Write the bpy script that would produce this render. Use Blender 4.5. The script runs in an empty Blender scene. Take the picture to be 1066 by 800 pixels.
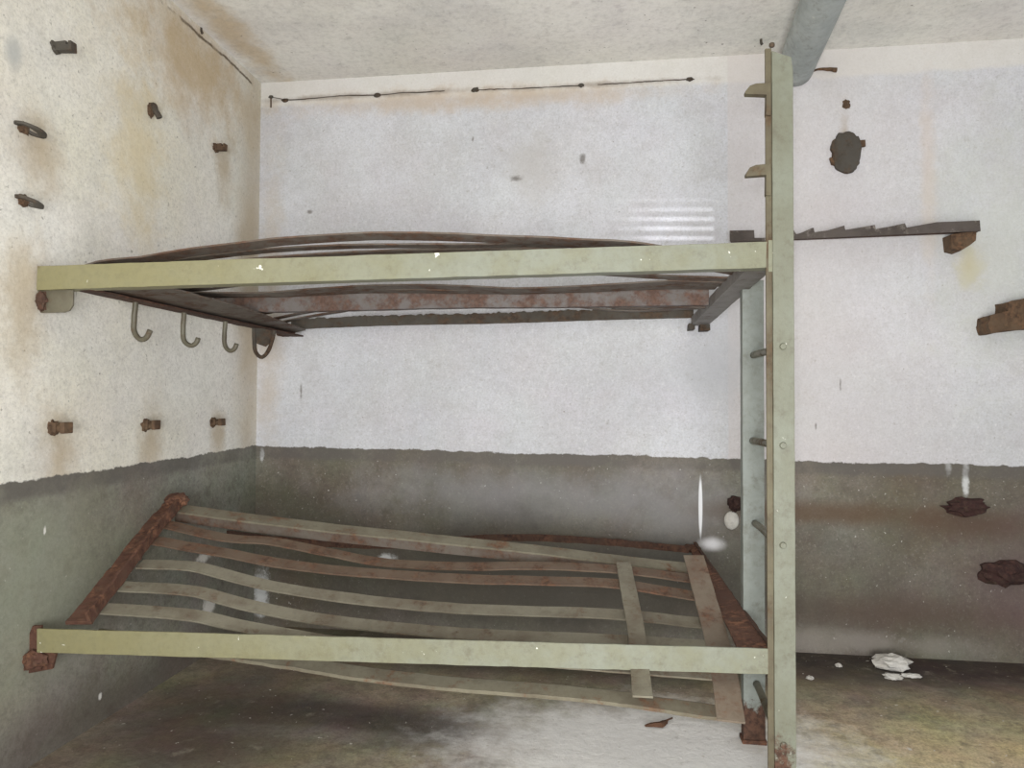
import bpy, bmesh, math, random
from mathutils import Vector, Matrix, noise
random.seed(7)
sc = bpy.context.scene
COL = sc.collection
V = Vector

# ------------------------------------------------------------------ camera
H = 0.95
YAW, PIT, ROL, F = -0.134184, 0.0245486, 0.004790, 735.4      # F in pixels of a 1066 px wide frame
cy, sy, cp, sp = math.cos(YAW), math.sin(YAW), math.cos(PIT), math.sin(PIT)
FWD = V((sy*cp, cy*cp, sp)); R0 = V((cy, -sy, 0)); U0 = R0.cross(FWD)
RT = R0*math.cos(ROL) + U0*math.sin(ROL); UP = -R0*math.sin(ROL) + U0*math.cos(ROL)
cd = bpy.data.cameras.new('camera'); cam = bpy.data.objects.new('camera', cd); COL.objects.link(cam)
cd.sensor_width = 36; cd.lens = F/1066*36; cd.clip_start = 0.02
cam.matrix_world = Matrix(((RT.x, UP.x, -FWD.x, 0), (RT.y, UP.y, -FWD.y, 0), (RT.z, UP.z, -FWD.z, H), (0, 0, 0, 1)))
sc.camera = cam

def at(px, py, X=None, Y=None, Z=None):
    """point of the place seen at a photo pixel, on a known plane"""
    d = FWD + RT*((px-533)/F) - UP*((py-400)/F)
    t = X/d.x if X is not None else Y/d.y if Y is not None else (Z-H)/d.z
    return V((0, 0, H)) + d*t

YB, XL, ZC, ZD = 2.834, -1.478, 2.314, 0.755        # back wall, left wall, ceiling, top of the grey paint
YF, YR = 1.747, 2.061                               # front and rear ladder posts

# ------------------------------------------------------------------ materials
def srgb(r, g, b):
    f = lambda c: (c/255/12.92 if c/255 <= .04045 else ((c/255+.055)/1.055)**2.4)
    return (f(r), f(g), f(b), 1)

class NT:
    def __init__(s, name):
        s.m = bpy.data.materials.new(name); s.m.use_nodes = True
        s.t = s.m.node_tree; s.b = s.t.nodes['Principled BSDF']
        g = s.t.nodes.new('ShaderNodeNewGeometry'); s.pos = g.outputs['Position']
        x = s.t.nodes.new('ShaderNodeSeparateXYZ'); s.t.links.new(s.pos, x.inputs[0])
        s.x, s.y, s.z = x.outputs
    def ln(s, a, inp):
        if hasattr(a, 'links') or isinstance(a, bpy.types.NodeSocket): s.t.links.new(a, inp)
        else: inp.default_value = a
    def noise(s, scale, detail=4, rough=.6, dist=0, vec=None, out=0):
        n = s.t.nodes.new('ShaderNodeTexNoise'); s.ln(vec or s.pos, n.inputs['Vector'])
        n.inputs['Scale'].default_value = scale; n.inputs['Detail'].default_value = detail
        n.inputs['Roughness'].default_value = rough; n.inputs['Distortion'].default_value = dist
        return n.outputs[out]
    def vor(s, scale, out='Distance'):
        n = s.t.nodes.new('ShaderNodeTexVoronoi'); s.ln(s.pos, n.inputs['Vector']); n.inputs['Scale'].default_value = scale
        return n.outputs[out]
    def mth(s, op, a, b=0.0, c=0.0, clamp=False):
        n = s.t.nodes.new('ShaderNodeMath'); n.operation = op; n.use_clamp = clamp
        for v, i in zip((a, b, c), n.inputs): s.ln(v, i)
        return n.outputs[0]
    def step(s, v, lo, hi, a=0.0, b=1.0):
        n = s.t.nodes.new('ShaderNodeMapRange'); n.interpolation_type = 'SMOOTHSTEP'
        s.ln(v, n.inputs[0])
        if lo > hi: lo, hi, a, b = hi, lo, b, a
        for k, q in zip((1, 2, 3, 4), (lo, hi, a, b)): n.inputs[k].default_value = q
        return n.outputs[0]
    def mix(s, f, a, b, mode='MIX'):
        n = s.t.nodes.new('ShaderNodeMix'); n.data_type = 'RGBA'; n.blend_type = mode
        s.ln(f, n.inputs[0]); s.ln(a, n.inputs[6]); s.ln(b, n.inputs[7])
        return n.outputs[2]
    def scale_vec(s, v):
        n = s.t.nodes.new('ShaderNodeMapping'); s.t.links.new(s.pos, n.inputs[0]); n.inputs['Scale'].default_value = v
        return n.outputs[0]
    def stain(s, col, c, r, colour, k=1.0, warp=.5, nz=None, soft=.55):
        """a blotch of its own shape around c with radii r (an axis with radius 0 is ignored)"""
        acc = None
        for ax, q, w in zip((s.x, s.y, s.z), c, r):
            if not w: continue
            d = s.mth('MULTIPLY', s.mth('SUBTRACT', ax, q), 1/w); d = s.mth('MULTIPLY', d, d)
            acc = d if acc is None else s.mth('ADD', acc, d)
        acc = s.mth('SQRT', acc)
        acc = s.mth('MULTIPLY_ADD', s.mth('SUBTRACT', nz, .5), warp*3, acc)
        return s.mix(s.step(acc, 1+soft*.5, 1-soft, 0, k), col, colour)
    def bump(s, h, strength=.3, dist=.01):
        n = s.t.nodes.new('ShaderNodeBump'); n.inputs['Strength'].default_value = strength; n.inputs['Distance'].default_value = dist
        s.ln(h, n.inputs['Height']); s.t.links.new(n.outputs[0], s.b.inputs['Normal'])
    def done(s, col, rough=.8, metal=0.0, spec=.3):
        s.ln(col, s.b.inputs['Base Color']); s.ln(rough, s.b.inputs['Roughness']); s.ln(metal, s.b.inputs['Metallic'])
        s.b.inputs['Specular IOR Level'].default_value = spec
        return s.m

def wall_paint(name, left):
    n = NT(name)
    nb, nm, nf = n.noise(1.3, 5, .6), n.noise(5, 6, .65), n.noise(45, 4, .7)
    n9 = n.noise(9, 6, .7)
    # limewash above
    a = srgb(234, 232, 226) if left else srgb(213, 215, 221)
    b = srgb(226, 222, 208) if left else srgb(199, 200, 205)
    up = n.mix(n.step(nb, .38, .66), a, b)
    up = n.mix(n.step(nm, .42, .7, 0, .55), up, srgb(208, 205, 198) if left else srgb(196, 195, 198))
    hue = n.noise(3.2, 4, .6, out=1)
    up = n.mix(.10, up, hue, 'SOFT_LIGHT')
    up = n.mix(n.step(n.noise(14, 8, .75), .62, .78, 0, .5), up, srgb(150, 145, 138))
    up = n.mix(n.step(n.noise(28, 8, .8), .56, .72, 0, .35), up, srgb(152, 148, 142))
    up = n.mix(n.step(n.noise(60, 3, .6), .67, .74, 0, .6), up, srgb(128, 122, 112))
    up = n.mix(n.step(n.noise(120, 4, .75), .40, .72, 0, .30), up, srgb(132, 130, 124))
    up = n.mix(n.step(n.noise(95, 4, .75), .52, .70, 0, .28), up, srgb(244, 244, 242))
    up = n.mix(n.step(nf, .35, .75, 0, .16), up, srgb(120, 118, 112))
    if left:
        up = n.stain(up, (0, 2.35, 2.16), (0, .42, .2), srgb(178, 152, 108), .7, .8, n9, 1.0)
        up = n.stain(up, (0, 2.05, 1.74), (0, .13, .30), srgb(205, 188, 146), .6, .9, n9, 1.0)
        up = n.stain(up, (0, 2.76, 1.5), (0, .12, .9), srgb(176, 160, 134), .75, .5, nm, .9)
        for y, z, ry, rz in ((2.56, 1.86, .06, .16), (1.75, .80, .07, .16), (2.14, .82, .06, .12), (2.54, .82, .05, .10), (1.62, 1.22, .09, .18), (1.66, 1.6, .08, .1)):
            up = n.stain(up, (0, y, z), (0, ry, rz), srgb(170, 150, 116), .6, .8, n9, 1.0)
        up = n.stain(up, (0, 1.57, 1.82), (0, .03, .05), srgb(176, 178, 176), .8, .4, nm, .7)
        # the crack just under the ceiling
        ck = n.mth('ABSOLUTE', n.mth('SUBTRACT', n.z, n.mth('MULTIPLY_ADD', nm, .05, 2.255)))
        ck = n.mth('MULTIPLY', n.step(ck, .009, .002), n.step(n.noise(7, 5, .6), .36, .50))
        up = n.mix(n.mth('MULTIPLY', ck, .85), up, srgb(84, 66, 46))
    else:
        band = n.step(n.mth('MULTIPLY_ADD', nm, .05, n.z), 2.22, 2.245)
        up = n.mix(n.mth('MULTIPLY', band, .55), up, srgb(226, 222, 212))
        seam = n.mth('MULTIPLY', n.step(n.x, .462, .47), n.step(n.x, 1.5, .6, .15, 1))
        up = n.mix(n.mth('MULTIPLY', seam, .45), up, srgb(204, 196, 194))
        for x, z, rx, rz, c, k in ((-.75, 2.20, .6, .05, (190, 170, 146), .55), (-1.42, 1.4, .06, .7, (186, 172, 150), .5),
                                   (-.2, 2.195, .55, .05, (192, 174, 152), .5), (-1.0, 2.236, .55, .012, (120, 106, 92), .5), (-.02, 2.228, .4, .012, (120, 106, 92), .5), (1.34, 1.47, .05, .10, (190, 176, 124), .8),
                                   (1.2, 1.8, .03, .45, (206, 190, 178), .5), (.36, 1.06, .16, .12, (176, 178, 182), .5),
                                   (.9, 1.98, .02, .12, (160, 140, 112), .55), (.45, 1.2, .1, .3, (190, 192, 198), .4),
                                   (1.45, 1.55, .25, .5, (196, 200, 190), .5), (-.3, 1.9, .12, .14, (184, 180, 176), .5)):
            up = n.stain(up, (x, 0, z), (rx, 0, rz), srgb(*c), k, .9, n9, 1.0)
        for x, z, rx, rz in ((-1.28, .985, .006, .03), (.88, 1.02, .004, .022), (.79, .86, .004, .016), (-.55, 2.03, .005, .012), (-.1, 1.93, .012, .02), (-1.25, 1.75, .014, .008), (-.37, 1.86, .03, .012)):
            up = n.stain(up, (x, 0, z), (rx, 0, rz), srgb(104, 98, 92), .75, .8, n.noise(40, 5, .7), .8)
    # grey oil paint below
    lo = n.mix(n.step(nb, .36, .64), (srgb(148, 148, 138) if left else srgb(134, 130, 119)), (srgb(124, 120, 108) if left else srgb(108, 102, 91)))
    lo = n.mix(n.step(nm, .40, .68, 0, .8), lo, srgb(98, 91, 78) if not left else srgb(136, 137, 124))
    lo = n.mix(.22, lo, n.noise(4, 5, .6, out=1), 'SOFT_LIGHT')
    lo = n.mix(n.step(nf, .4, .75, 0, .35), lo, srgb(70, 64, 58))
    lo = n.mix(n.step(n.noise(16, 7, .75), .50, .68, 0, .5), lo, srgb(94, 90, 80))
    lo = n.mix(n.step(n.noise(120, 4, .75), .40, .72, 0, .45), lo, srgb(84, 80, 74))
    lo = n.mix(n.step(n.noise(95, 4, .75), .54, .72, 0, .28), lo, srgb(176, 174, 166))
    lo = n.mix(n.step(n.noise(23, 5, .7), .60, .74, 0, .35), lo, srgb(158, 156, 150))
    lo = n.mix(n.step(n.noise(75, 2, .5), .73, .77, 0, .8), lo, srgb(196, 194, 188))
    if left:
        lo = n.stain(lo, (0, 1.65, .45), (0, .35, .3), srgb(140, 142, 124), .6, .6, nm, .9)
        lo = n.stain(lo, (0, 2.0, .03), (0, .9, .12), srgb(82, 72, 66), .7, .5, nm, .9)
        for y, z, ry, rz in ((2.45, .37, .045, .022), (2.49, .18, .045, .04), (1.92, .075, .008, .010), (1.7, .6, .005, .012)):
            lo = n.stain(lo, (0, y, z), (0, ry, rz), srgb(222, 220, 214), .95, .7, n.noise(30, 6, .75), .5)
    else:
        lo = n.stain(lo, (-.25, 0, .56), (.8, 0, .12), srgb(136, 136, 140), .55, .6, nm, .9)
        lo = n.stain(lo, (.28, 0, .48), (.22, 0, .16), srgb(146, 146, 150), .45, .6, nm, .9)
        lo = n.stain(lo, (.8, 0, .53), (.5, 0, .05), srgb(92, 72, 54), .75, .5, nm, .8)
        lo = n.stain(lo, (1.35, 0, .5), (.3, 0, .07), srgb(88, 68, 56), .75, .5, nm, .8)
        lo = n.stain(lo, (1.0, 0, .16), (.7, 0, .08), srgb(84, 68, 60), .7, .5, nm, .9)
        lo = n.stain(lo, (1.6, 0, .3), (.3, 0, .3), srgb(96, 76, 78), .6, .5, nm, .9)
        lo = n.stain(lo, (-.25, 0, .24), (1.2, 0, .26), srgb(70, 66, 58), .85, .5, nm, .8)  # shade behind the lower bunk, painted into the wall colour
        lo = n.stain(lo, (.9, 0, .05), (.45, 0, .045), srgb(140, 134, 126), .65, .7, nm, .8)
        lo = n.stain(lo, (.36, 0, .54), (.008, 0, .12), srgb(236, 238, 242), 1, .06, n9, .3)      # long narrow white streak
        lo = n.stain(lo, (.40, 0, .40), (.05, 0, .025), srgb(226, 226, 230), .9, .3, n9, .9)
        for x, z, rx, rz in ((-1.446, .14, .035, .10), (-1.45, .72, .01, .03), (1.26, .72, .012, .04), (1.32, .68, .012, .08), (-.9, .3, .04, .02)):
            lo = n.stain(lo, (x, 0, z), (rx, 0, rz), srgb(204, 206, 206), .9, .7, n.noise(30, 6, .75), .6)
    # ragged hand painted edge with a darker stripe
    if left: line = n.mth('MULTIPLY_ADD', n.y, .012, ZD-.034)
    else: line = n.mth('MULTIPLY_ADD', n.x, -.012, ZD-.018)
    d = n.mth('SUBTRACT', n.z, line)
    d = n.mth('MULTIPLY_ADD', n.mth('SUBTRACT', n.noise(22, 6, .7), .5), .03, d)
    d = n.mth('MULTIPLY_ADD', n.mth('SUBTRACT', n.noise(3, 2, .5), .5), .02, d)
    stripe = n.mth('MULTIPLY', n.step(d, -.06, -.035), n.step(nm, .36, .6, .35, .85))
    lo = n.mix(stripe, lo, srgb(96, 92, 88))
    col = n.mix(n.step(d, -.002, .003), lo, up)
    h = n.mth('ADD', n.mth('MULTIPLY', nm, .6), n.mth('MULTIPLY', nf, .25))
    n.bump(h, .35, .012)
    return n.done(col, n.step(d, -.01, .01, .6, .9), 0, .25)

def ceiling_paint():
    n = NT('ceiling_limewash'); nb, nm, nf = n.noise(1.1, 5, .6), n.noise(4, 6, .65), n.noise(45, 4, .7)
    c = n.mix(n.step(nb, .38, .66), srgb(236, 234, 228), srgb(224, 221, 214))
    c = n.mix(n.step(nm, .42, .72, 0, .6), c, srgb(206, 204, 200))
    c = n.mix(n.step(n.noise(16, 7, .75), .52, .70, 0, .35), c, srgb(176, 173, 168))
    c = n.mix(n.step(n.noise(95, 4, .75), .52, .70, 0, .4), c, srgb(246, 246, 244))
    c = n.mix(.12, c, n.noise(2.5, 4, .6, out=1), 'SOFT_LIGHT')
    c = n.stain(c, (-1.38, 2.45, 0), (.07, .5, 0), srgb(196, 174, 138), .7, .7, n.noise(9, 6, .7), .9)
    c = n.mix(n.step(nf, .4, .75, 0, .2), c, srgb(120, 116, 110))
    c = n.mix(n.step(n.noise(50, 2, .5), .72, .77, 0, .7), c, srgb(110, 100, 90))
    n.bump(n.mth('ADD', nm, n.mth('MULTIPLY', nf, .3)), .35, .012)
    return n.done(c, .9, 0, .2)

def floor_mat():
    n = NT('damp_concrete'); nb, nm, nf, n9 = n.noise(1.5, 5, .6), n.noise(4.5, 7, .68), n.noise(40, 5, .7), n.noise(11, 7, .7)
    c = n.mix(n.step(nb, .38, .64), srgb(178, 167, 144), srgb(148, 137, 116))
    c = n.mix(n.step(nm, .42, .66, 0, .8), c, srgb(118, 108, 92))
    c = n.stain(c, (.95, 1.93, 0), (.75, .46, 0), srgb(222, 206, 164), .9, .5, n9, .9)
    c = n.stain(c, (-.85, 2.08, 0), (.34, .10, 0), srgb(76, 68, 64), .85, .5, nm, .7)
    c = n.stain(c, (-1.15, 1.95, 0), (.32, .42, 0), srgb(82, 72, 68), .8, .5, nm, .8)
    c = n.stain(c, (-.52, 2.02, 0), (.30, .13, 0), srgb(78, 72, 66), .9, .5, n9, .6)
    c = n.stain(c, (-.75, 1.94, 0), (.35, .05, 0), srgb(146, 140, 128), .7, .6, nm, .8)
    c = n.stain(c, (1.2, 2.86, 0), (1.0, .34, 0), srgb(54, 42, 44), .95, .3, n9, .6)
    c = n.stain(c, (-.2, 2.72, 0), (1.3, .3, 0), srgb(48, 45, 40), .95, .4, nm, .8)  # shade under the bed, painted dark into the floor by the back wall
    c = n.mix(.4, c, n.noise(5, 5, .6, out=1), 'SOFT_LIGHT')
    c = n.mix(n.step(n.noise(17, 7, .75), .48, .66, 0, .5), c, srgb(92, 82, 68))
    c = n.mix(n.step(n.noise(120, 4, .75), .40, .72, 0, .45), c, srgb(74, 66, 58))
    c = n.mix(n.step(nf, .38, .72, 0, .35), c, srgb(66, 58, 50))
    c = n.mix(n.step(n9, .58, .72, 0, .4), c, srgb(176, 168, 152))
    c = n.stain(c, (.12, 1.97, 0), (.58, .36, 0), srgb(244, 243, 240), .98, .40, n9, .6)
    c = n.mix(n.step(n.noise(17, 7, .75), .56, .70, 0, .35), c, srgb(150, 142, 128))
    c = n.mix(n.step(n.noise(48, 2, .5), .71, .74, 0, .9), c, srgb(206, 202, 194))
    n.bump(n.mth('ADD', nm, n.mth('MULTIPLY', nf, .4)), .5, .012)
    return n.done(c, n.step(nb, .4, .65, .45, .8), 0, .35)

RUST_D, RUST_M, RUST_O = srgb(62, 46, 38), srgb(96, 70, 57), srgb(150, 98, 66)
def metal(name, base, base2, rust=.62, width=.06, foot=None, left=None, rcols=(RUST_D, RUST_M), rough=.6, chips=.0, tone=.82):
    """old painted iron: paint worn through to rust"""
    n = NT(name); nm, nf, nn = n.noise(7, 6, .65), n.noise(60, 5, .7), n.noise(19, 7, .72)
    base, base2 = [tuple(v*tone for v in q[:3])+(1,) for q in (base, base2)]
    c = n.mix(n.step(nm, .38, .64), base, base2)
    c = n.mix(n.step(n.noise(26, 7, .75), .50, .70, 0, .40), c, srgb(84, 76, 62))
    if left: c = n.mix(n.step(n.x, -.2, -1.4, 0, .8), c, srgb(136, 130, 92))
    c = n.mix(n.step(nf, .4, .75, 0, .22), c, srgb(90, 84, 70))
    if chips: c = n.mix(n.step(n.noise(33, 3, .6), .70, .73, 0, chips), c, srgb(222, 222, 212))
    m = n.mth('MULTIPLY_ADD', nm, .35, n.mth('MULTIPLY', nn, .65))
    if foot: m = n.mth('ADD', m, n.step(n.z, foot, 0, 0, .36))
    if left: m = n.mth('ADD', m, n.step(n.x, left, left-.10, 0, .13))
    r = n.mix(n.step(nf, .35, .65), rcols[0], rcols[1])
    c = n.mix(n.step(m, rust-width, rust+width), c, r)
    n.bump(n.mth('ADD', n.mth('MULTIPLY', nf, .5), n.mth('MULTIPLY', nn, .6)), .4, .004)
    return n.done(c, n.step(m, rust-width, rust+width, rough, .9), 0, .35)

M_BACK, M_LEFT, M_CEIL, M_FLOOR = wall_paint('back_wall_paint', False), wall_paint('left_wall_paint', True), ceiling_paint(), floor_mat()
G1, G2 = srgb(139, 143, 129), srgb(134, 135, 114)
M_RAIL = metal('green_rail_paint', G1, G2, .70, .05, left=-1.38, rcols=(RUST_D, RUST_M), rough=.5, chips=.9)
M_POST = metal('green_post_paint', srgb(132, 136, 122), srgb(124, 126, 110), .72, .04, foot=.30, rcols=(RUST_D, RUST_M), rough=.5, chips=.4)
M_POST2 = metal('pale_green_post_paint', srgb(150, 157, 152), srgb(138, 144, 138), .70, .04, foot=.22, rcols=(RUST_D, RUST_M), rough=.5)
M_SLAT = metal('taupe_slat', srgb(121, 117, 103), srgb(104, 97, 84), .59, .07, rcols=(srgb(80, 66, 54), srgb(106, 86, 70)), tone=1.08)
M_SLATU = metal('brown_slat', srgb(112, 104, 96), srgb(96, 82, 72), .54, .08, rcols=(srgb(72, 54, 44), srgb(104, 76, 60)))
M_PALE = metal('pale_grid_rail', srgb(136, 131, 113), srgb(116, 108, 92), .58, .06, rcols=(srgb(96, 72, 56), srgb(124, 92, 70)))
M_RUST = metal('dark_rust', srgb(72, 52, 44), srgb(88, 64, 52), .52, .1, rcols=(srgb(52, 38, 33), srgb(98, 68, 54)), rough=.85)
M_RUSTR = metal('red_rust', srgb(98, 68, 56), srgb(84, 56, 46), .52, .1, rcols=(srgb(64, 43, 36), srgb(128, 90, 68)), rough=.85)
M_GREY = metal('grey_rail', srgb(118, 113, 112), srgb(102, 96, 93), .50, .07, rcols=(srgb(82, 64, 57), srgb(104, 82, 72)))
M_GREYL = metal('pale_grey_rail', srgb(150, 148, 146), srgb(128, 124, 122), .62, .07, rcols=(srgb(82, 58, 50), srgb(106, 76, 66)))
M_OLIVE = metal('olive_iron', srgb(112, 106, 84), srgb(96, 88, 70), .58, .07, rcols=(srgb(74, 62, 48), srgb(92, 76, 58)))
M_RSLAT = metal('rusty_slat', srgb(108, 92, 78), srgb(94, 77, 64), .54, .08, rcols=(srgb(72, 54, 44), srgb(112, 82, 64)), tone=.95)
M_BAR = metal('chipped_dark_bar', srgb(96, 88, 84), srgb(76, 68, 64), .56, .06, rcols=(srgb(60, 48, 42), srgb(150, 144, 138)), rough=.7, chips=.5)
M_CROSS = metal('tan_cross_strip', srgb(132, 120, 106), srgb(116, 100, 86), .56, .08, rcols=(srgb(84, 62, 50), srgb(118, 86, 68)))
M_HOOK = metal('hook_iron', srgb(122, 118, 102), srgb(100, 95, 80), .58, .06, rcols=(srgb(84, 70, 56), srgb(104, 88, 70)), rough=.4)
M_PIPE = metal('grey_blue_pipe', srgb(190, 197, 195), srgb(172, 180, 179), .74, .05, rcols=(srgb(104, 96, 84), srgb(124, 116, 102)), rough=.55, chips=.3)
M_ANCH = metal('brown_anchor_rust', srgb(92, 72, 56), srgb(110, 90, 70), .52, .1, rcols=(srgb(60, 46, 36), srgb(112, 84, 62)), rough=.85)
M_IRON = metal('dark_iron', srgb(84, 80, 74), srgb(72, 66, 58), .55, .08, rcols=(srgb(56, 44, 36), srgb(92, 72, 56)), rough=.7)
M_MAROON = metal('maroon_rust', srgb(66, 42, 40), srgb(54, 36, 34), .55, .1, rcols=(srgb(44, 30, 30), srgb(78, 52, 46)), rough=.9)
M_PLAST = metal('white_plaster', srgb(226, 224, 218), srgb(206, 202, 194), .78, .05, rcols=(srgb(150, 140, 126), srgb(170, 160, 146)), rough=.9)
M_LEAF = metal('dry_leaf', srgb(104, 72, 52), srgb(84, 58, 44), .6, .1, rough=.8)

# ------------------------------------------------------------------ mesh helpers
class MB:
    def __init__(s): s.bm = bmesh.new()
    def hexa(s, p):
        v = [s.bm.verts.new(q) for q in p]
        for f in ((3, 2, 1, 0), (4, 5, 6, 7), (0, 1, 5, 4), (1, 2, 6, 5), (2, 3, 7, 6), (3, 0, 4, 7)): s.bm.faces.new([v[i] for i in f])
        return s
    def box(s, lo, hi):
        (a, b, c), (d, e, f) = lo, hi
        return s.hexa([(a, b, c), (d, b, c), (d, e, c), (a, e, c), (a, b, f), (d, b, f), (d, e, f), (a, e, f)])
    def prism(s, pts, ext):
        ext = V(ext); a = [s.bm.verts.new(p) for p in pts]; b = [s.bm.verts.new(V(p)+ext) for p in pts]; k = len(pts)
        s.bm.faces.new(a); s.bm.faces.new(b[::-1])
        for i in range(k): s.bm.faces.new((a[i], b[i], b[(i+1) % k], a[(i+1) % k]))
        return s
    def sweep(s, path, prof, up=(0, 0, 1), stations=None, closed=False, scale=None):
        path = [V(p) for p in path]
        if stations and len(path) > 1: path = resample(path, stations)
        k = len(prof); rings = []; n = len(path)
        for i, p in enumerate(path):
            if closed: t = path[(i+1) % n]-path[i-1]
            else: t = path[min(i+1, n-1)]-path[max(i-1, 0)]
            t.normalize(); u = V(up) if not callable(up) else up(i)
            side = t.cross(u)
            if side.length < 1e-4: side = t.orthogonal()
            side.normalize(); nn = side.cross(t).normalized(); q = scale(i/(n-1)) if scale else 1
            rings.append([s.bm.verts.new(p+side*a*q+nn*b*q) for a, b in prof])
        for i in range(n if closed else n-1):
            A, B = rings[i], rings[(i+1) % n]
            for j in range(k): s.bm.faces.new((A[j], A[(j+1) % k], B[(j+1) % k], B[j]))
        if not closed: s.bm.faces.new(rings[0][::-1]); s.bm.faces.new(rings[-1])
        return s
    def tube(s, path, r, k=10, **kw): return s.sweep(path, [(r*math.cos(6.2832*i/k), r*math.sin(6.2832*i/k)) for i in range(k)], **kw)
    def blob(s, c, r, sub=3, seed=0, amp=.3, sc_=2.2):
        c = V(c); q = bmesh.ops.create_icosphere(s.bm, subdivisions=sub, radius=1)
        for v in q['verts']:
            d = 1+amp*noise.noise(v.co*sc_+V((seed*7.1, seed*3.3, 0)))+amp*.5*noise.noise(v.co*sc_*2.7+V((0, seed*5.1, 3)))
            v.co = c+V((v.co.x*r[0], v.co.y*r[1], v.co.z*r[2]))*d
        return s
    def jit(s, amp, f=30, seed=0):
        for v in s.bm.verts:
            p = v.co*f+V((seed, seed*2.3, 0)); v.co += noise.noise_vector(p)*amp
        return s
    def build(s, name, m, parent=None, bevel=0, smooth=False, sub=0):
        bm = s.bm; bmesh.ops.recalc_face_normals(bm, faces=bm.faces)
        o0 = root_of(parent).location if parent else V((0, 0, 0))
        if not parent:
            xs = [v.co for v in bm.verts]
            o0 = V((sum(c.x for c in xs)/len(xs), sum(c.y for c in xs)/len(xs), min(c.z for c in xs)))
        for v in bm.verts: v.co -= o0
        me = bpy.data.meshes.new(name); bm.to_mesh(me); bm.free(); me.materials.append(m)
        if smooth:
            for p in me.polygons: p.use_smooth = True
        o = bpy.data.objects.new(name, me); COL.objects.link(o)
        if parent: o.parent = parent
        else: o.location = o0
        if sub: q = o.modifiers.new('s', 'SUBSURF'); q.levels = q.render_levels = sub
        if bevel:
            q = o.modifiers.new('b', 'BEVEL'); q.width = bevel; q.segments = 2; q.limit_method = 'ANGLE'; q.angle_limit = .7
        return o

def root_of(o):
    while o.parent: o = o.parent
    return o
def resample(path, n):
    d = [0]
    for a, b in zip(path, path[1:]): d.append(d[-1]+(b-a).length)
    out = []
    for i in range(n):
        t = d[-1]*i/(n-1); k = 0
        while k < len(path)-2 and d[k+1] < t: k += 1
        u = (t-d[k])/max(d[k+1]-d[k], 1e-9)
        p0, p1, p2, p3 = path[max(k-1, 0)], path[k], path[k+1], path[min(k+2, len(path)-1)]
        h = d[k+1]-d[k]
        m1 = (p2-p0)/max(d[k+1]-d[max(k-1, 0)], 1e-9)*h; m2 = (p3-p1)/max(d[min(k+2, len(d)-1)]-d[k], 1e-9)*h
        u2, u3 = u*u, u*u*u
        out.append(p1*(2*u3-3*u2+1)+m1*(u3-2*u2+u)+p2*(-2*u3+3*u2)+m2*(u3-u2))
    return out
def rect(w, h): return [(-w/2, -h/2), (w/2, -h/2), (w/2, h/2), (-w/2, h/2)]
def ell(a, b, t): return [(0, 0), (a, 0), (a, t), (t, t), (t, b), (0, b)]        # L section, corner at the origin
def tag(o, label, cat, group=None):
    o['label'] = label; o['category'] = cat
    if group: o['group'] = group
    return o
def empty(name, loc, label, cat, group=None):
    o = bpy.data.objects.new(name, None); o.empty_display_size = .1; COL.objects.link(o); o.location = loc
    return tag(o, label, cat, group)
def setting(o): o['kind'] = 'structure'; return o

# ------------------------------------------------------------------ the room
def slab(name, lo, hi, m): return setting(MB().box(lo, hi).build(name, m))
XR, YN = 2.5, -1.6
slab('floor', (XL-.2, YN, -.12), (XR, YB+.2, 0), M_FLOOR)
slab('ceiling', (XL-.2, YN, ZC), (XR, YB+.2, ZC+.12), M_CEIL)
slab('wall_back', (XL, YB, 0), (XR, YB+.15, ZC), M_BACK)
slab('wall_left', (XL-.15, YN, 0), (XL, YB+.15, ZC), M_LEFT)

# ------------------------------------------------------------------ bunk bed
bed = empty('bunk_bed', (.41, YF, 0), 'green and rusty two-tier iron bunk bed with sagging slats along the back wall', 'bunk bed')

# --- front post (angle iron) with hanging pegs, rivets and rungs
def post(name, x0, x1, y0, dy, z0, z1, t, m, lean=.0, round_top=False):
    b = MB(); k = 40
    prof_top = 0.03 if round_top else 0
    pts = [(0, 0), (x1-x0, 0), (x1-x0, t), (t, t), (t, dy), (0, dy)]
    zs = [z0+(z1-z0)*i/k for i in range(k+1)]; rings = []
    for z in zs:
        s_ = lean*(1-(z-z0)/(z1-z0))
        rings.append([b.bm.verts.new((x0+s_+px, y0+py, z)) for px, py in pts])
    for A, B in zip(rings, rings[1:]):
        for j in range(6): b.bm.faces.new((A[j], A[(j+1) % 6], B[(j+1) % 6], B[j]))
    b.bm.faces.new(rings[0][::-1]); b.bm.faces.new(rings[-1])
    if prof_top:
        for v in rings[-1]:
            if abs(v.co.x-x1) < .002: v.co.z -= prof_top*.6; v.co.x -= .004
    b.jit(.0008, 25, x0*9)
    return b.build(name, m, bed, .0012)
px0 = at(806, 400, Y=YF).x; px1 = at(827.2, 400, Y=YF).x
fpost = post('ladder_post', px0-.002, px1, YF, .042, 0, at(815, 52, Y=YF).z, .006, M_POST, round_top=True)
rx0, rx1 = at(773, 400, Y=YR).x, at(795.5, 400, Y=YR).x
rpost = post('ladder_post', rx0, rx1, YR, .036, 0, 1.296, .006, M_POST2)
# foot plate of the rear post
MB().box((rx0-.004, YR-.006, 0), (rx1+.004, YR+.04, .012)).jit(.002, 40).build('foot_plate', M_RUSTR, rpost, .002)
# little strip of side flange left of the front post
MB().box((px0-.0165, YF+.005, 0), (px0-.002, YF+.012, at(803, 49, Y=YF).z)).jit(.001, 30).build('edge_flange', M_OLIVE, fpost, .001)
MB().blob(at(803.5, 47, Y=YF+.01), (.007, .007, .007), 2, 1, .15).build('end_knob', M_IRON, fpost, smooth=True)
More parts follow.
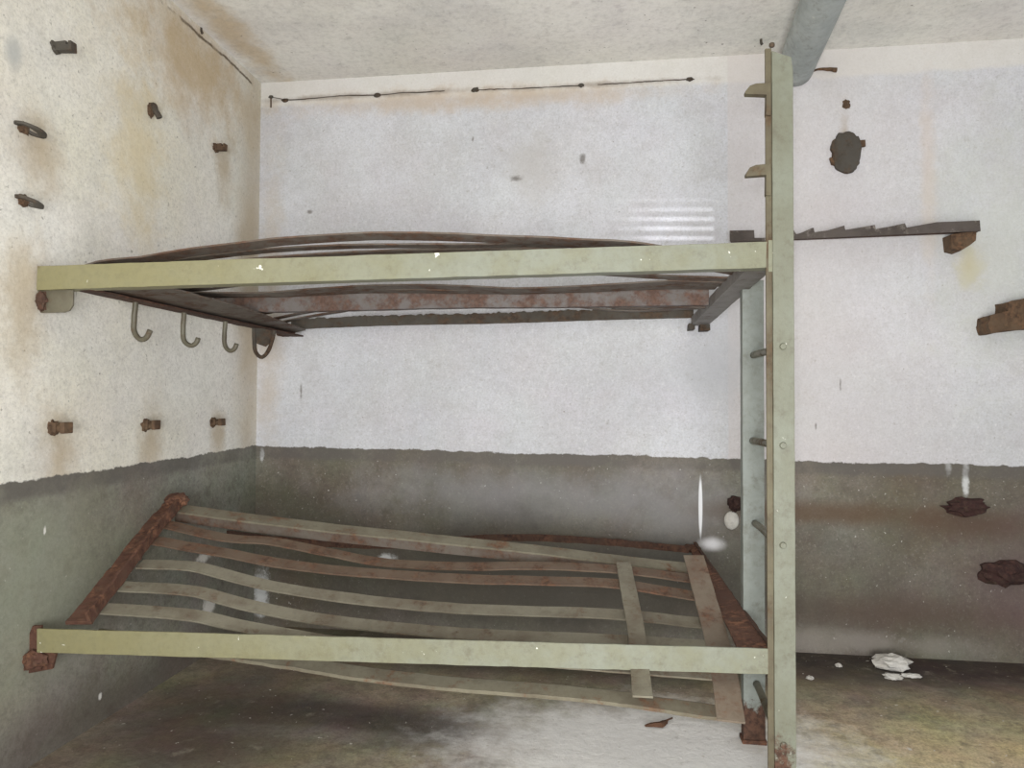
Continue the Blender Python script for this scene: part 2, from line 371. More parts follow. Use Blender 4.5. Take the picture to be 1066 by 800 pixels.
# hanging pegs (flat iron, bent) on the left edge
for P in ([(803, 85.5), (787, 86.5), (781, 89), (776, 95), (776.5, 97.8), (798, 98.5), (797.5, 119.5), (803, 120)],
          [(803, 170), (787, 171.5), (781, 174), (776.5, 180.5), (777, 183.5), (797.5, 182), (797.5, 203), (803, 203.5)]):
    b = MB(); b.prism([at(x, y, Y=YF-.002) for x, y in P], (0, .02, 0)); b.jit(.0012, 50, P[0][1])
    b.build('coat_peg', M_OLIVE, fpost, .0015)
# rivets + rungs
for (a, c) in (((815, 361), (784.5, 370)), ((815, 464), (783.5, 459)), ((815, 568), (786, 545)), ((815.5, 776), (787.5, 712))):
    p, q = at(*a, Y=YF), at(*c, Y=YR)
    b = MB(); n_ = 14
    b.tube([p+V((-.006, .004, 0)), p.lerp(q, .35)+V((-.002, 0, -.002)), p.lerp(q, .7), q+V((0, -.001, 0))], .0098, 12, stations=12).jit(.0008, 40, a[1])
    b.build('ladder_rung', M_HOOK, bed, smooth=True)
    r = MB(); r.sweep([p+V((-.0, -.006, 0)), p+V((0, .004, 0))], [(.0095*math.cos(i*.5236), .0095*math.sin(i*.5236)) for i in range(12)], up=(0, 0, 1), scale=lambda t: .72+.28*t)
    r.build('rivet', M_POST, fpost, .001)

# --- shared rail builder
def lrail(name, p0, p1, prof, m, parent, up=(0, 0, 1), st=40, jit=.0012, f=28, bev=.001, **kw):
    b = MB(); b.sweep([p0, p1] if not isinstance(p0, list) else p0, prof, up=up, stations=st, **kw)
    b.jit(jit, f, hash(name) % 7 + p1[1] if isinstance(p1, (tuple, list)) else 3.3)
    return b.build(name, m, parent, bev)

YL = 1.645                                           # the front rails run a little askew: left end nearer
# ================= upper berth
uA, uB = at(38.5, 277, Y=YL), at(802, 251.5, Y=YF+.006)
hgt = uA.z-at(38.5, 302, Y=YL).z
front_prof = [(0, 0), (.006, 0), (.006, -hgt+.006), (.045, -hgt+.006), (.045, -hgt), (0, -hgt)]
def front_rail(a, b_, hg, m, nm):
    b = MB(); d = (b_-a).normalized(); nrm = V((-d.y, d.x, 0)).normalized()
    path = resample([a, b_], 60); rings = []
    for p in path:
        rings.append([b.bm.verts.new(p+nrm*u+V((0, 0, v-.0))) for u, v in [(0, 0), (.006, 0), (.006, -hg+.006), (.042, -hg+.006), (.042, -hg), (0, -hg)]])
    for A, B in zip(rings, rings[1:]):
        for j in range(6): b.bm.faces.new((A[j], A[(j+1) % 6], B[(j+1) % 6], B[j]))
    b.bm.faces.new(rings[0]); b.bm.faces.new(rings[-1][::-1])
    b.jit(.0012, 22, hg*90)
    return b.build(nm, m, bed, .001)
upper = front_rail(uA, uB, hgt, M_RAIL, 'upper_berth')
upper['label'] = 'upper berth with pale green front rail and upward-bowed brown slats'
MB().prism([at(800, 250, Y=YF+.004), at(807, 250, Y=YF+.004), at(807, 283, Y=YF+.004), at(800, 283, Y=YF+.004)], (0, .006, 0)).build('joint_plate', M_RAIL, upper, .001)

# end rails: bottom flange (seen from below) + upright web
def end_rail(p0, p1, w, web, m, parent, name, webside, jit=.0015, t=.006):
    b = MB(); path = resample([p0, p1], 30); rings = []
    x0, x1 = (0, w)
    pr = [(0, 0), (w, 0), (w, t), (t, t), (t, web), (0, web)] if webside < 0 else [(0, 0), (w, 0), (w, web), (w-t, web), (w-t, t), (0, t)]
    for p in path: rings.append([b.bm.verts.new(p+V((u, 0, v))) for u, v in pr])
    for A, B in zip(rings, rings[1:]):
        for j in range(6): b.bm.faces.new((A[j], A[(j+1) % 6], B[(j+1) % 6], B[j]))
    b.bm.faces.new(rings[0]); b.bm.faces.new(rings[-1][::-1])
    b.jit(jit, 30, w*50)
    return b.build(name, m, parent, .0008)
eL0 = at(76, 302.5, Y=YL+.03); eL1 = at(304, 351, Y=2.78)
end_rail(eL0, eL1, .05, .035, M_RUST, upper, 'end_rail', -1)
e0, e1, e2 = eL0+V((.03, .02, .010)), eL0.lerp(eL1, .62)+V((.03, 0, .010)), eL0.lerp(eL1, .98)+V((.01, 0, .012))
b = MB(); rings = []
for i in range(24):
    t = i/23; p = e0.lerp(e2, t); wd = .155-.095*max(0, t-.45)/.55
    rings.append([b.bm.verts.new(p+V(q)) for q in ((0, 0, 0), (wd, 0, .012), (wd, 0, .017), (0, 0, .006))])
for A, B in zip(rings, rings[1:]):
    for q in range(4): b.bm.faces.new((A[q], A[(q+1) % 4], B[(q+1) % 4], B[q]))
b.bm.faces.new(rings[0]); b.bm.faces.new(rings[-1][::-1]); b.jit(.003, 30).build('end_gusset', M_SLATU, upper)
eR0 = at(778, 280, Y=YF+.045); eR1 = at(719.5, 339.5, Y=2.80)
end_rail(eR0, eR1, .062, .034, M_GREYL, upper, 'end_rail', -1)
# lugs where the right end rail meets the wall
b = MB(); b.box((eR1.x-.012, 2.775, eR1.z-.016), (eR1.x+.012, YB-.004, eR1.z+.008)); b.box((eR1.x+.03, 2.77, eR1.z-.022), (eR1.x+.068, YB-.004, eR1.z+.004))
b.jit(.003, 40).build('wall_lug', M_IRON, upper, .002)
# rusted rag of metal at the left far corner
MB().blob(at(297, 346, Y=2.74), (.035, .03, .018), 3, 3, .35).build('corner_lug', M_RUST, upper)
# wall plate at the left end of the front rail
w0 = YL+.012
b = MB(); b.prism([at(x, y, Y=w0) for x, y in ((39, 300), (76, 302), (75.5, 318), (72, 323.5), (66, 325.5), (42, 326), (39, 318))], (0, .006, 0)); b.build('end_plate', M_HOOK, upper, .001)
MB().blob(at(44, 314, Y=w0-.002), (.014, .014, .026), 3, 5, .4).build('rust_lump', M_RUST, upper)
# J hooks under the left end rail
def on_rail(px): # depth along the left end rail for a pixel column
    lo, hi = 0., 1.
    for _ in range(40):
        m = (lo+hi)/2; p = eL0.lerp(eL1, m)+V((.02, 0, 0)); d = p-V((0, 0, H)); xx = 533+F*d.dot(RT)/d.dot(FWD)
        lo, hi = (m, hi) if xx < px else (lo, m)
    return eL0.lerp(eL1, lo).y
for P in ([(141.5, 312), (139.5, 335), (140, 346), (146, 353.5), (152, 352), (156.5, 344)],
          [(192, 322), (190.5, 346), (192, 355.5), (198.5, 360), (204, 357.5), (206.5, 352)],
          [(235, 331), (233.5, 355), (235.5, 362.5), (240, 365.5), (244.5, 363), (246.5, 358)]):
    Yh = on_rail(P[0][0]); MB().tube([at(x, y, Y=Yh) for x, y in P], .0078, 10, up=(0, 1, 0), stations=26).jit(.0005, 50, P[0][0]).build('hook', M_HOOK, upper, smooth=True)
Yh = on_rail(268)
b = MB(); b.tube([at(x, y, Y=Yh) for x, y in ((264.5, 338), (264.5, 352), (266, 366), (272, 372), (278.5, 367), (284, 352), (285.5, 344))], .0075, 10, up=(0, 1, 0), stations=28)
b.prism([at(x, y, Y=Yh-.004) for x, y in ((266, 340), (284, 345), (281, 357), (276, 361), (267, 358))], (0, .006, 0)); b.jit(.001, 40)
b.build('loop_bracket', M_IRON, upper)

# middle longitudinal bar (upright) and wall side bar
def upright(pts, h, t, m, parent, name, st=60, ragged=0., flange=0.):
    b = MB(); path = resample([V(p) for p in pts], st); rings = []
    for i, p in enumerate(path):
        rg = ragged*(noise.noise(V((i*1.7, 0, 3)))+.4*random.random())
        pr = [(0, -h/2), (0, h/2+rg), (t, h/2+rg), (t, -h/2+t), (flange+t, -h/2+t), (flange+t, -h/2)]
        rings.append([b.bm.verts.new(p+V((0, u, v))) for u, v in pr])
    for A, B in zip(rings, rings[1:]):
        for j in range(6): b.bm.faces.new((A[j], A[(j+1) % 6], B[(j+1) % 6], B[j]))
    b.bm.faces.new(rings[0]); b.bm.faces.new(rings[-1][::-1]); b.jit(.0012, 30, h*70)
    return b.build(name, m, parent, .0006)
YA = 2.3
upright([at(222, 316, Y=YA), at(300, 315.5, Y=YA), at(400, 313, Y=YA), at(480, 311, Y=YA), at(560, 310.5, Y=YA+.01), at(640, 309.5, Y=YA+.03), at(738, 308, Y=YA+.05)], .060, .006, M_GREY, upper, 'middle_bar', flange=.03)
upright([at(303, 338, Y=2.79), at(400, 334, Y=2.79), at(520, 331.5, Y=2.79), at(640, 327.5, Y=2.79), at(722, 325.5, Y=2.79)], .041, .007, M_IRON, upper, 'wall_side_bar', st=160, ragged=.008)

def ustrip(pts, w, t, m, parent, name, tilt=.0, st=48, jit=.001):
    b = MB(); b.sweep([V(p) for p in pts], rect(w, t), up=(0, tilt, 1), stations=st); b.jit(jit, 20, pts[0][2]*31)
    return b.build(name, m, parent, .0006)
def line(pts, y0, y1):
    xs = pts[0][0], pts[-1][0]
    return [at(x, y, Y=y0+(y1-y0)*(x-xs[0])/(xs[1]-xs[0])) for x, y in pts]
# slats bowed upwards
UP_SLATS = [
    ([(80, 285), (110, 275), (150, 271), (200, 262.5), (250, 256.5), (300, 251), (370, 246.5), (400, 245.7), (460, 246.5), (520, 249), (560, 250), (600, 252.5), (650, 255), (700, 262), (778, 277)], 1.70, 1.80, .05, .14),
    ([(92, 291), (130, 281), (180, 273), (240, 265), (300, 259.5), (370, 256.5), (430, 256), (500, 256), (560, 255), (620, 257), (680, 263), (776, 280)], 1.80, 1.89, .036, .05),
    ([(104, 296), (140, 289), (200, 279), (260, 271.5), (330, 266), (400, 262.5), (460, 261), (520, 260.5), (580, 260.5), (640, 266), (700, 274), (770, 285)], 1.90, 1.98, .036, .05),
    ([(122, 300), (160, 300.5), (200, 301.5), (230, 298), (270, 293.5), (300, 291), (360, 286), (430, 282), (500, 281), (580, 282), (650, 286), (700, 289), (764, 291)], 2.0, 2.07, .045, .06),
    ([(150, 306), (190, 306), (230, 306.5), (280, 306.5), (330, 302.5), (380, 299.5), (430, 298.5), (480, 299.5), (540, 302), (600, 300), (660, 296.5), (700, 294.5), (752, 296)], 2.08, 2.15, .055, .06),
    ([(178, 310), (230, 308), (300, 307), (370, 303.5), (420, 303), (470, 303.5), (540, 304), (620, 302), (690, 299), (746, 299)], 2.18, 2.24, .05, .06)]
for pts, a0, a1, w, tl in UP_SLATS: ustrip(line(pts, a0, a1), w, .005, M_SLATU, upper, 'slat', tl)
# slats beyond the middle bar: seen at their ends only
for k, (xl, yl, xr, Yk, pk) in enumerate(((262, 329, 738, 2.46, 303), (283, 332.5, 732, 2.58, 306), (296, 335, 727, 2.69, 309))):
    pts = [(xl, yl), (xl+30, yl-6), (xl+75, yl-14), (380, pk+4), (470, pk), (560, pk+6), (650, pk+15), (xr, 321)]
    ustrip(line(pts, Yk, Yk), .034, .005, M_SLATU, upper, 'slat')

# ================= lower berth
lA, lB = at(38.5, 655, Y=YL), at(806, 676, Y=YF+.006)
lh = lA.z-at(38.5, 679, Y=YL).z
lower = front_rail(lA, lB, lh+.002, M_RAIL, 'lower_berth')
lower['label'] = 'lower berth with yellow-green front rail and twisted rusty slat grid'
MB().blob(at(37, 688, Y=YL+.004), (.032, .02, .026), 3, 9, .35).build('end_clump', M_RUSTR, lower)
b = MB(); b.prism([at(x, y, Y=YL+.012) for x, y in ((34, 652), (42, 652), (44, 676), (58, 681), (54, 697), (26, 702), (19, 690), (24, 676))], (0, .008, 0)); b.jit(.002, 40).build('end_plate', M_RUSTR, lower, .001)
# right end rail, flat flange seen from above
def quadplate(pts, t, m, parent, name, jit=.0012, n=16):
    """pts: two edges (list of near..far points), thickness t downward"""
    A, B = resample([V(p) for p in pts[0]], n), resample([V(p) for p in pts[1]], n); b = MB(); rings = []
    dn = V((0, 0, -t))
    for p, q in zip(A, B): rings.append([b.bm.verts.new(c) for c in (p, q, q+dn, p+dn)])
    for P, Q in zip(rings, rings[1:]):
        for j in range(4): b.bm.faces.new((P[j], P[(j+1) % 4], Q[(j+1) % 4], Q[j]))
    b.bm.faces.new(rings[0]); b.bm.faces.new(rings[-1][::-1]); b.jit(jit, 25, t*300)
    return b.build(name, m, parent, .0006)
quadplate([[at(769, 677, Y=YF+.03), at(718, 570, Y=2.79)], [at(803, 677, Y=YF+.03), at(725, 566, Y=2.80)]], .006, M_RUSTR, lower, 'end_rail')
b = MB(); b.sweep([at(804, 677, Y=YF+.03), at(762, 622, Y=2.2), at(724, 567, Y=2.80)], [(-.006, -.03), (.004, -.03), (.004, .008), (-.006, .008)], stations=40); b.jit(.003, 45).build('end_rail_lip', M_RUST, lower)
MB().blob(at(719, 571, Y=2.795), (.028, .02, .014), 3, 12, .4).build('corner_lug', M_RUST, lower)
# wall side rail: rusty, higher towards the left
b = MB(); b.sweep(line([(225, 556), (300, 565), (350, 568.5), (400, 569.5), (440, 568), (490, 563), (560, 562), (640, 567), (716, 574)], 2.62, 2.79), [(-.02, -.004), (.016, -.004), (.016, .022), (.010, .022), (.010, .003), (-.02, .003)], stations=70)
b.jit(.003, 40).build('wall_side_rail', M_RUST, lower)

# the spring grid, slid off its ledge and twisted
gRL, gFL = at(181, 524, X=-1.42), at(84, 648, Y=1.67)
yRL, yFL, yRR, yFR = gRL.y, 1.67, 2.36, 1.73
def gl(pts, v):  return line(pts, yRL+(yFL-yRL)*v, yRR+(yFR-yRR)*v)
TILT = -.40
def gstrip(pts, v, w, m, name, t=.005): 
    b = MB(); b.sweep(gl(pts, v), rect(w, t), up=(0, -.36, 1), stations=52); b.jit(.0012, 16, v*20)
    return b.build(name, m, lower, .0006)
# rear rail of the grid: pale top, brown upright face below it
RP = [(186, 530), (240, 537.5), (300, 545), (350, 551), (400, 556), (480, 564.5), (560, 573), (640, 583), (720, 592)]
b = MB(); b.sweep(gl(RP, 0), [(.026, -.002), (-.024, -.002), (-.024, .004), (.026, .004)], up=(0, -.36, 1), stations=60); b.jit(.001, 20).build('grid_rear_rail', M_PALE, lower, .0006)
b = MB(); b.sweep(gl(RP, 0), [(.026, -.034), (.020, -.034), (.020, -.002), (.026, -.002)], up=(0, -.36, 1), stations=60); b.jit(.001, 20).build('grid_rear_lip', M_SLATU, lower, .0006)
GS = [([(172, 546), (200, 553), (240, 561), (280, 563.5), (340, 575), (400, 586), (480, 590), (560, 589.5), (640, 593), (722, 603)], .17, M_RSLAT, .042),
      ([(160, 563), (200, 570), (240, 577), (280, 585), (340, 593), (400, 598), (480, 603), (560, 605), (640, 608), (730, 622)], .33, M_RSLAT, .044),
      ([(145, 588), (200, 590), (240, 600), (280, 610), (340, 620), (400, 627.5), (480, 634), (560, 637), (640, 640), (740, 650)], .52, M_SLAT, .044),
      ([(126, 611), (200, 615.5), (240, 626), (280, 635.5), (340, 646), (400, 653), (480, 660), (560, 664), (640, 667), (748, 674)], .71, M_SLAT, .044),
      ([(106, 634), (200, 641), (240, 650), (280, 658), (340, 668), (400, 675), (480, 682), (560, 688), (640, 694), (756, 703)], .88, M_SLAT, .044)]
for pts, v, m, w in GS: gstrip(pts, v, w, m, 'slat')
# front rail of the grid, drooping below the green rail
b = MB(); b.sweep(line([(98, 661), (200, 675), (290, 688), (380, 702), (480, 713), (560, 719), (640, 727), (700, 736), (768, 745)], 1.745, 1.775), [(-.028, -.006), (.022, -.006), (.022, .004), (-.022, .004), (-.022, .0), (-.028, .0)], up=(0, -.3, 1), stations=60)
b.jit(.0018, 24).build('grid_front_rail', M_PALE, lower, .0006)
# left end of the grid: heavy red-rust angle
b = MB(); b.sweep([gRL+V((.0, .02, .004)), gRL.lerp(gFL, .3)+V((0, 0, .004)), gRL.lerp(gFL, .65), gFL+V((0, -.005, 0))], [(-.030, -.005), (.034, -.005), (.034, .006), (-.022, .006), (-.022, .03), (-.030, .03)][::-1], up=(0, -.3, 1), stations=40)
b.jit(.004, 30).jit(.002, 80).build('grid_end_rail', M_RUSTR, lower)['label'] = 'red-rusted left end rail of the grid'
MB().blob(gRL+V((.01, .0, .01)), (.038, .03, .022), 3, 15, .3).build('grid_corner', M_RUSTR, lower)
# cross strips on top of the slats at the right
def cross(pts, w, m, name, lift=.022):
    vs = [0, .28, .55, .8, 1.0]; path = []
    for (x, y), v in zip(pts, vs):
        t = (x-150)/(740-150); yy = (yRL+(yFL-yRL)*v)*(1-t)+(yRR+(yFR-yRR)*v)*t
        path.append(V((0, 0, H)).lerp(at(x, y, Y=yy), 1-lift))
    b = MB(); b.sweep(path, rect(w, .005), up=(0, -.36, 1), stations=40); b.jit(.0012, 22).build(name, m, lower, .0006)
cross([(649, 586), (655, 618), (662, 655), (666, 693), (669, 726)], .045, M_SLAT, 'cross_strip', .05)
cross([(722, 579), (734, 622), (746, 666), (755, 708), (761, 752)], .062, M_CROSS, 'cross_strip', .04)

# ------------------------------------------------------------------ pipe under the ceiling
zp = ZC-.070; c0 = at(828, 72.5, Z=zp); xa = at(828, 72, Y=YB).x; xb = at(857, 0, Z=zp)
d = (V((xb.x, xb.y, zp))-V((xa, YB, zp))).normalized()
pe = empty('pipe', (xa, YB, zp-.07), 'grey-blue round pipe under the ceiling ending at the back wall above the bed post', 'pipe')
MB().tube([V((xa, YB+.02, zp)), V((xa, YB, zp))+d*2.2], .068, 32, stations=30).build('barrel', M_PIPE, pe, smooth=True)
# torn wire beside it
w = MB().tube([at(x, y, Y=YB-.006) for x, y in ((829, 86), (834, 80), (841, 75), (848, 73), (856, 72), (863, 72.5), (871, 73))], .006, 8, stations=30, scale=lambda t: 1.2-.6*math.sin(t*3.1+.5)).jit(.003, 45)
tag(w.build('wire_stub', M_ANCH), 'rusty torn wire stub on the back wall just right of the pipe end', 'wire')

# ------------------------------------------------------------------ old cable along the top of the back wall
cb = empty('cable', at(500, 96, Y=YB), 'thin dark broken cable with clips along the top of the back wall', 'cable')
for pts in ([(281, 101), (300, 104), (330, 102), (360, 99.5), (395, 99), (420, 96.5), (440, 96), (463, 94.5)], [(495, 93.5), (520, 92.8), (545, 92), (575, 90.5), (605, 89)], [(622, 88), (650, 86.5), (680, 84.5), (705, 83), (723, 82.5)]):
    MB().tube([at(x, y, Y=YB-.002) for x, y in pts], .0017, 7, stations=40, scale=lambda t: .75+.5*abs(math.sin(t*9))).jit(.002, 60).build('strand', M_IRON, cb)
for x, y, s_ in ((282, 101, .8), (297, 104.5, 1), (393, 99, 1.1), (495, 93.5, 1.1), (605, 89, .9), (718, 82.5, 1.0)):
    MB().blob(at(x, y, Y=YB-.002), (.014*s_, .005, .009*s_), 2, x, .45).build('cable_clip', M_IRON, cb)
MB().tube([at(282, 100, Y=YB-.003), at(282, 112, Y=YB-.003)], .003, 6, stations=6).build('nail', M_ANCH, cb)

# ------------------------------------------------------------------ notched rail on the back wall
nr = empty('wall_rail', at(1003, 255, Y=YB), 'rusty notched iron rail bracketed to the back wall right of the bed post', 'rail')
yr_ = YB-.075
top = [(760, 240), (785, 239.5), (785.5, 248), (797, 247.5), (803, 242), (826, 239), (829, 244), (836, 242), (845, 237.5), (847, 237.5), (848, 242), (862, 240), (879, 234.8), (880, 239.5), (894, 237), (911, 234), (912, 238.5), (926, 236), (942, 232.5), (944, 237), (960, 234), (975, 231.5), (1000, 230.5), (1020, 229.5)]
bot = [(1021, 240.5), (960, 243), (880, 246.5), (826, 249), (797, 250.5), (760, 251.5)]
b = MB(); b.prism([at(x, y, Y=yr_) for x, y in top+bot], (0, .006, 0)); b.jit(.0012, 60).build('notched_bar', M_BAR, nr)
b = MB(); b.prism([at(x, y, Y=yr_+.006) for x, y in ((762, 247.5), (797, 247.8), (880, 244), (1019, 237.5), (1020, 240.5), (880, 246.5), (797, 250), (762, 251))], (0, .03, 0)); b.jit(.0012, 60).build('ledge', M_RUST, nr)
b = MB(); b.prism([at(x, y, Y=yr_+.01) for x, y in ((990, 244), (1017, 240), (1016.5, 250), (1010, 255), (1000, 261), (991, 259))], (0, YB-yr_, 0)); b.jit(.003, 45).build('bracket', M_ANCH, nr, .001)

# ------------------------------------------------------------------ things on the back wall
pl = empty('wall_plate', at(882, 182, Y=YB), 'dark rusty oval plate with two lugs high on the back wall', 'plate')
P = [(868, 145), (874, 139), (881, 136), (889, 138), (895, 142), (897, 150), (897, 164), (893, 173), (890, 179), (880, 180), (872, 176), (867, 168), (866, 155)]
P = [(x+random.uniform(-1.2, 1.2), y+random.uniform(-1.2, 1.2)) for (x, y) in [((1-f)*a[0]+f*b_[0], (1-f)*a[1]+f*b_[1]) for a, b_ in zip(P, P[1:]+P[:1]) for f in (0, .33, .66)]]
b = MB(); b.prism([at(x, y, Y=YB-.014) for x, y in P], (0, .02, 0)); b.jit(.003, 50).build('plate', M_IRON, pl, .003)
for q in ([(894, 146), (901, 145), (901.5, 152), (895, 153)], [(864, 164), (869, 163), (872, 173), (866, 171)]):
    MB().prism([at(x, y, Y=YB-.012) for x, y in q], (0, .018, 0)).jit(.002, 60).build('lug', M_ANCH, pl, .001)
tag(MB().blob(at(881, 109, Y=YB-.001), (.014, .008, .017), 3, 21, .5).build('nail_head', M_ANCH), 'small rusty nail head on the back wall above the oval plate', 'nail')
for px, py, lb in ((792, 41, 'tiny dark nail in the ceiling left of the pipe'), (209, 29, 'tiny dark nail in the ceiling near the left wall')):
    c = at(px, py, Z=ZC); tag(MB().tube([c+V((0, 0, .004)), c+V((.002, 0, -.014)), c+V((.006, .002, -.020))], .005, 8, stations=8).jit(.001, 80).build('ceiling_nail', M_IRON, bevel=0), lb, 'nail')

st = MB()
st.prism([at(x, y, Y=YB-.09) for x, y in ((1031, 329), (1050, 324), (1050, 314), (1066, 311), (1092, 308), (1092, 340), (1060, 343), (1032, 347), (1029, 338))], (0, .10, 0))
bmesh.ops.subdivide_edges(st.bm, edges=st.bm.edges[:], cuts=3, use_grid_fill=True); st.jit(.005, 28).jit(.002, 70)
tag(st.build('beam_stub', M_ANCH), 'broken rusty beam stub jutting from the white wall at the right edge', 'bracket')
def clump(name, px, py, w, h, seed, m, label, cat='bracket', dep=.03):
    b = MB(); c = at(px, py, Y=YB-dep*.3); k = 2.87/735
    b.box((c.x-w*k*.30, YB-dep*.8, c.z-h*k*.25), (c.x+w*k*.34, YB+.005, c.z+h*k*.22))
    bmesh.ops.subdivide_edges(b.bm, edges=b.bm.edges[:], cuts=3, use_grid_fill=True)
    b.blob(c, (w*k*.5, dep, h*k*.45), 3, seed, .45, 2.6); b.jit(.006, 35, seed)
    return tag(b.build(name, m), label, cat)
clump('rust_stub', 1006, 528, 36, 18, 31, M_MAROON, 'dark maroon rust clump on the grey wall below two white paint drips')
clump('rust_stub', 1047, 597, 46, 26, 33, M_MAROON, 'large dark maroon rust clump low on the grey wall at the right edge')
clump('rust_stub', 766, 524, 16, 17, 35, M_MAROON, 'small dark rust stub on the grey wall beside the rear ladder post')
ov = MB().blob(at(761.5, 542, Y=YB-.006), (.028, .012, .036), 3, 37, .03)  # white oval bulge on the wall
tag(ov.build('mark', M_PLAST, smooth=True), 'white oval mark on the grey wall below the rust stub by the ladder', 'mark')

# ------------------------------------------------------------------ iron anchors in the left wall
def wall_empty(px, py, label): 
    return empty('wall_anchor', at(px, py, X=XL), label, 'anchor')
def block_anchor(px, py, L, hgt, dy, seed, label, m=M_ANCH):
    """short iron channel sticking straight out of the wall with a notched end"""
    c = at(px, py, X=XL); r = wall_empty(px, py, label)
    b = MB(); pr = [(0, -hgt*.42), (L, -hgt*.5), (L, hgt*.5), (L*.86, hgt*.5), (L*.84, hgt*.12), (L*.72, hgt*.14), (L*.70, hgt*.5), (0, hgt*.42)]
    b.prism([c+V((u-.004, -dy/2, v)) for u, v in pr], (0, dy, 0)); b.jit(.002, 60, seed).build('stub', m, r, .001)
    MB().blob(c+V((.002, 0, 0)), (.012, dy*.9, hgt*.62), 3, seed, .4).build('rust_crust', m, r)
def bolt_anchor(px, py, L, hgt, seed, label):
    c = at(px, py, X=XL); r = wall_empty(px, py, label)
    b = MB(); b.tube([c+V((-.004, 0, -.004)), c+V((L, 0, .002))], hgt*.34, 10, stations=10); b.jit(.003, 70, seed).build('bolt', M_ANCH, r)
    b = MB(); b.box((c.x+L*.72, c.y-.016, c.z-hgt*.45), (c.x+L*1.02, c.y+.016, c.z+hgt*.55)); b.jit(.002, 60, seed).build('nut', M_ANCH, r, .002)
    b = MB(); b.box((c.x+L*.16, c.y-.014, c.z-hgt*.4), (c.x+L*.42, c.y+.014, c.z+hgt*.5)); b.jit(.002, 60, seed).build('washer', M_ANCH, r, .002)
    MB().blob(c, (.012, .02, hgt*.7), 3, seed, .45).build('rust_crust', M_ANCH, r)
def loop_anchor(px, py, L, dy, drop, seed, label):
    c = at(px, py, X=XL); r = wall_empty(px, py, label); P = []
    for i in range(28):
        t = 6.2832*i/28; P.append(c+V((L*.5-L*.5*math.cos(t)-.006, dy*.5*math.sin(t), -drop*(.5-.5*math.cos(t))-.006*math.sin(t))))
    b = MB(); b.sweep(P, [(-.008, -.004), (.008, -.004), (.008, .004), (-.008, .004)], up=(0, 0, 1), closed=True); b.jit(.0015, 60, seed).build('flat_loop', M_IRON, r, .001)
    MB().blob(c, (.008, .018, .016), 3, seed, .4).build('rust_crust', M_ANCH, r)
block_anchor(58, 50, .058, .026, .022, 41, 'notched iron stub nearest the ceiling at the upper left of the left wall', M_IRON)
loop_anchor(24, 133, .054, .056, .012, 42, 'flattened iron loop on the left wall, upper of two loops')
loop_anchor(24, 208.5, .047, .048, .010, 43, 'flattened iron loop on the left wall, lower of two loops')
block_anchor(224, 154, .048, .026, .02, 44, 'notched iron stub high on the left wall nearest the corner')
c = at(156, 114, X=XL); r = wall_empty(156, 114, 'small bent iron hook high in the middle of the left wall')
MB().tube([c+V((-.004, 0, .012)), c+V((.012, 0, .014)), c+V((.022, 0, -.006)), c+V((.030, .004, -.028))], .0095, 9, stations=14).jit(.003, 60).build('bent_prong', M_IRON, r)
MB().blob(c+V((.002, 0, -.004)), (.010, .014, .022), 3, 47, .4).build('rust_crust', M_ANCH, r)
bolt_anchor(55, 446, .046, .030, 51, 'rusty bolt above the grey paint, leftmost of the row of three')
bolt_anchor(151, 443, .044, .030, 52, 'rusty bolt above the grey paint, middle of the row of three')
bolt_anchor(221, 440, .044, .026, 53, 'rusty bolt above the grey paint, nearest the corner in the row of three')

# ------------------------------------------------------------------ debris on the floor
def crumb(px, py, r, seed, label, group=None):
    c = at(px, py, Z=r[2]*.7); b = MB().blob(c, r, 3, seed, .4, 2.4)
    for v in b.bm.verts: v.co.z = max(v.co.z, .0005)
    return tag(b.build('plaster_lump', M_PLAST), label, 'plaster', group)
crumb(928, 690, (.062, .045, .026), 61, 'large white plaster lump on the dark floor by the back wall')
crumb(930, 705, (.030, .02, .010), 62, 'small white plaster crumb just in front of the large lump')
crumb(949, 704, (.034, .014, .007), 63, 'thin white plaster flake right of the small crumb before the lump')
crumb(843, 706, (.012, .014, .006), 64, 'tiny white plaster crumb on the floor right beside the front ladder post')
crumb(873, 693, (.012, .012, .007), 65, 'tiny white plaster crumb on dark floor between ladder post and large lump')
lf = MB(); path = [at(x, y, Z=.012) for x, y in ((671, 753), (680, 752.5), (688, 752), (693, 748), (700, 745))]
lf.sweep(path, [(-.011, 0), (-.004, .006), (.004, .006), (.011, 0), (.004, .0035), (-.004, .0035)], stations=16, scale=lambda t: .35+1.0*math.sin(math.pi*min(1, t*1.25+.02)) if t < .78 else .38).jit(.002, 60)
for v in lf.bm.verts: v.co.z = max(v.co.z-.008, .0008)
tag(lf.build('dry_leaf', M_LEAF), 'curled dry brown leaf on the pale floor under the lower bunk', 'leaf')

# ------------------------------------------------------------------ light
w = bpy.data.worlds.new('world'); sc.world = w; w.use_nodes = True
w.node_tree.nodes['Background'].inputs[0].default_value = (.93, .96, 1, 1); w.node_tree.nodes['Background'].inputs[1].default_value = .55
def area(name, loc, target, size, power, col):
    l = bpy.data.lights.new(name, 'AREA'); l.shape = 'DISK'; l.size = size; l.energy = power; l.color = col
    o = bpy.data.objects.new(name, l); COL.objects.link(o); o.location = loc
    o.rotation_euler = (V(target)-V(loc)).to_track_quat('-Z', 'Y').to_euler(); return o
area('flash', (-.03, -.05, H+.07), (-.1, 2.8, 1.2), .06, 9, (1, .99, .975))
area('fill_light', (.1, -1.3, .8), (-.1, 2.8, 2.0), 1.2, 88, (1, .99, .975))  # unseen fill added to brighten ceiling and upper walls
area('ceiling_fill', (.1, .2, .25), (-.1, 2.5, 2.3), 1.0, 20, (1, .99, .975))  # unseen upward wash added to lift the ceiling
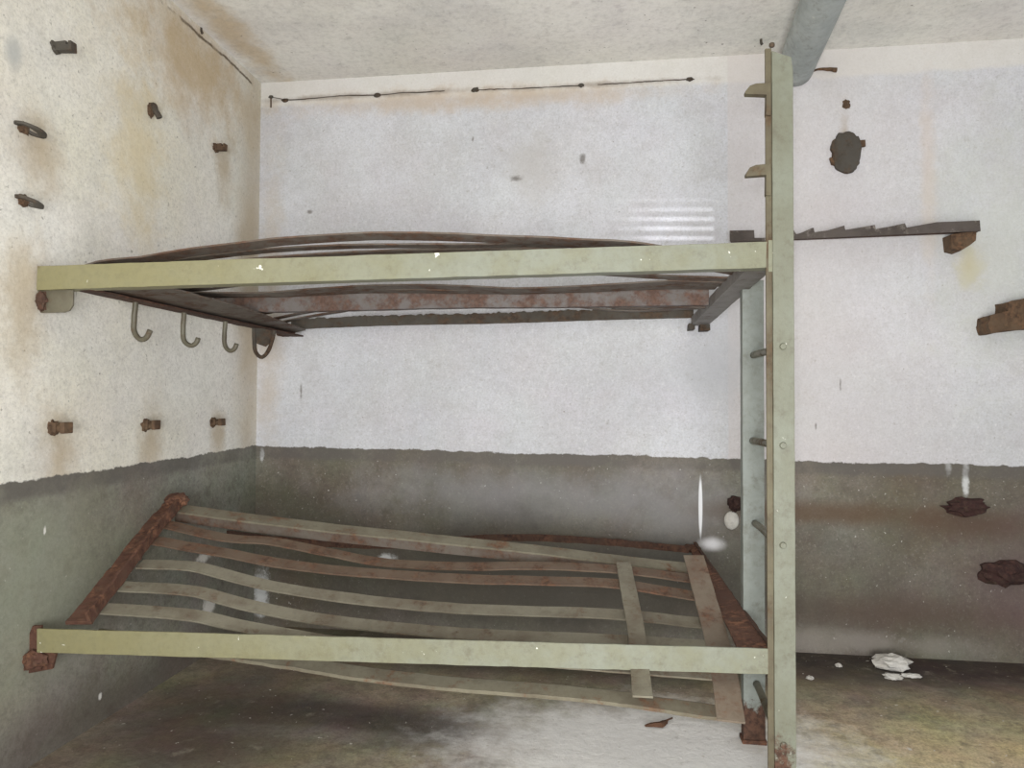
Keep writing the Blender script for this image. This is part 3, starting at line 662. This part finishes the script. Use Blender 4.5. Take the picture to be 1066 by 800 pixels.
# added unseen spot, stripe pattern in its nodes: imitates flash reflected off upper slats
l = bpy.data.lights.new('stripe_spot', 'SPOT'); l.energy = 15; l.spot_size = .9; l.spot_blend = .3; l.shadow_soft_size = .004; l.color = (.95, .97, 1)
GL = V((.12, 2.05, 1.47)); o = bpy.data.objects.new('stripe_spot', l); COL.objects.link(o); o.location = GL
o.rotation_euler = (V((.27, YB, 1.68))-GL).to_track_quat('-Z', 'Y').to_euler()
l.use_nodes = True; t = l.node_tree; em = next(n for n in t.nodes if n.type == 'EMISSION')
g = t.nodes.new('ShaderNodeNewGeometry'); x = t.nodes.new('ShaderNodeSeparateXYZ'); t.links.new(g.outputs['Incoming'], x.inputs[0])
def m_(op, a, b_=0., c_=0.):
    n = t.nodes.new('ShaderNodeMath'); n.operation = op
    for q, i_ in zip((a, b_, c_), n.inputs):
        if isinstance(q, bpy.types.NodeSocket): t.links.new(q, i_)
        else: i_.default_value = q
    return n.outputs[0]
def s_(v, lo, hi):
    n = t.nodes.new('ShaderNodeMapRange'); n.interpolation_type = 'SMOOTHSTEP'; t.links.new(v, n.inputs[0])
    a, b_ = (0, 1) if lo < hi else (1, 0)
    for k, q in zip((1, 2, 3, 4), (min(lo, hi), max(lo, hi), a, b_)): n.inputs[k].default_value = q
    return n.outputs[0]
D_ = YB-GL.y
wx = m_('MULTIPLY_ADD', m_('DIVIDE', x.outputs[0], x.outputs[1]), D_, GL.x); wz = m_('MULTIPLY_ADD', m_('DIVIDE', x.outputs[2], x.outputs[1]), D_, GL.z)
wz = m_('MULTIPLY_ADD', wx, .03, wz)
st_ = s_(m_('SINE', m_('MULTIPLY', wz, 6.2832/.038)), -.2, .7)
k_ = m_('MULTIPLY', st_, m_('MULTIPLY', m_('MULTIPLY', s_(wx, -.02, .25), s_(wx, .42, .405)), m_('MULTIPLY', s_(wz, 1.80, 1.66), s_(wz, 1.55, 1.57))))
t.links.new(k_, em.inputs['Strength'])

sc.view_settings.view_transform = 'Standard'; sc.view_settings.look = 'None'
sc.view_settings.gamma = 1; sc.view_settings.use_curve_mapping = False; sc.view_settings.exposure = -0.14
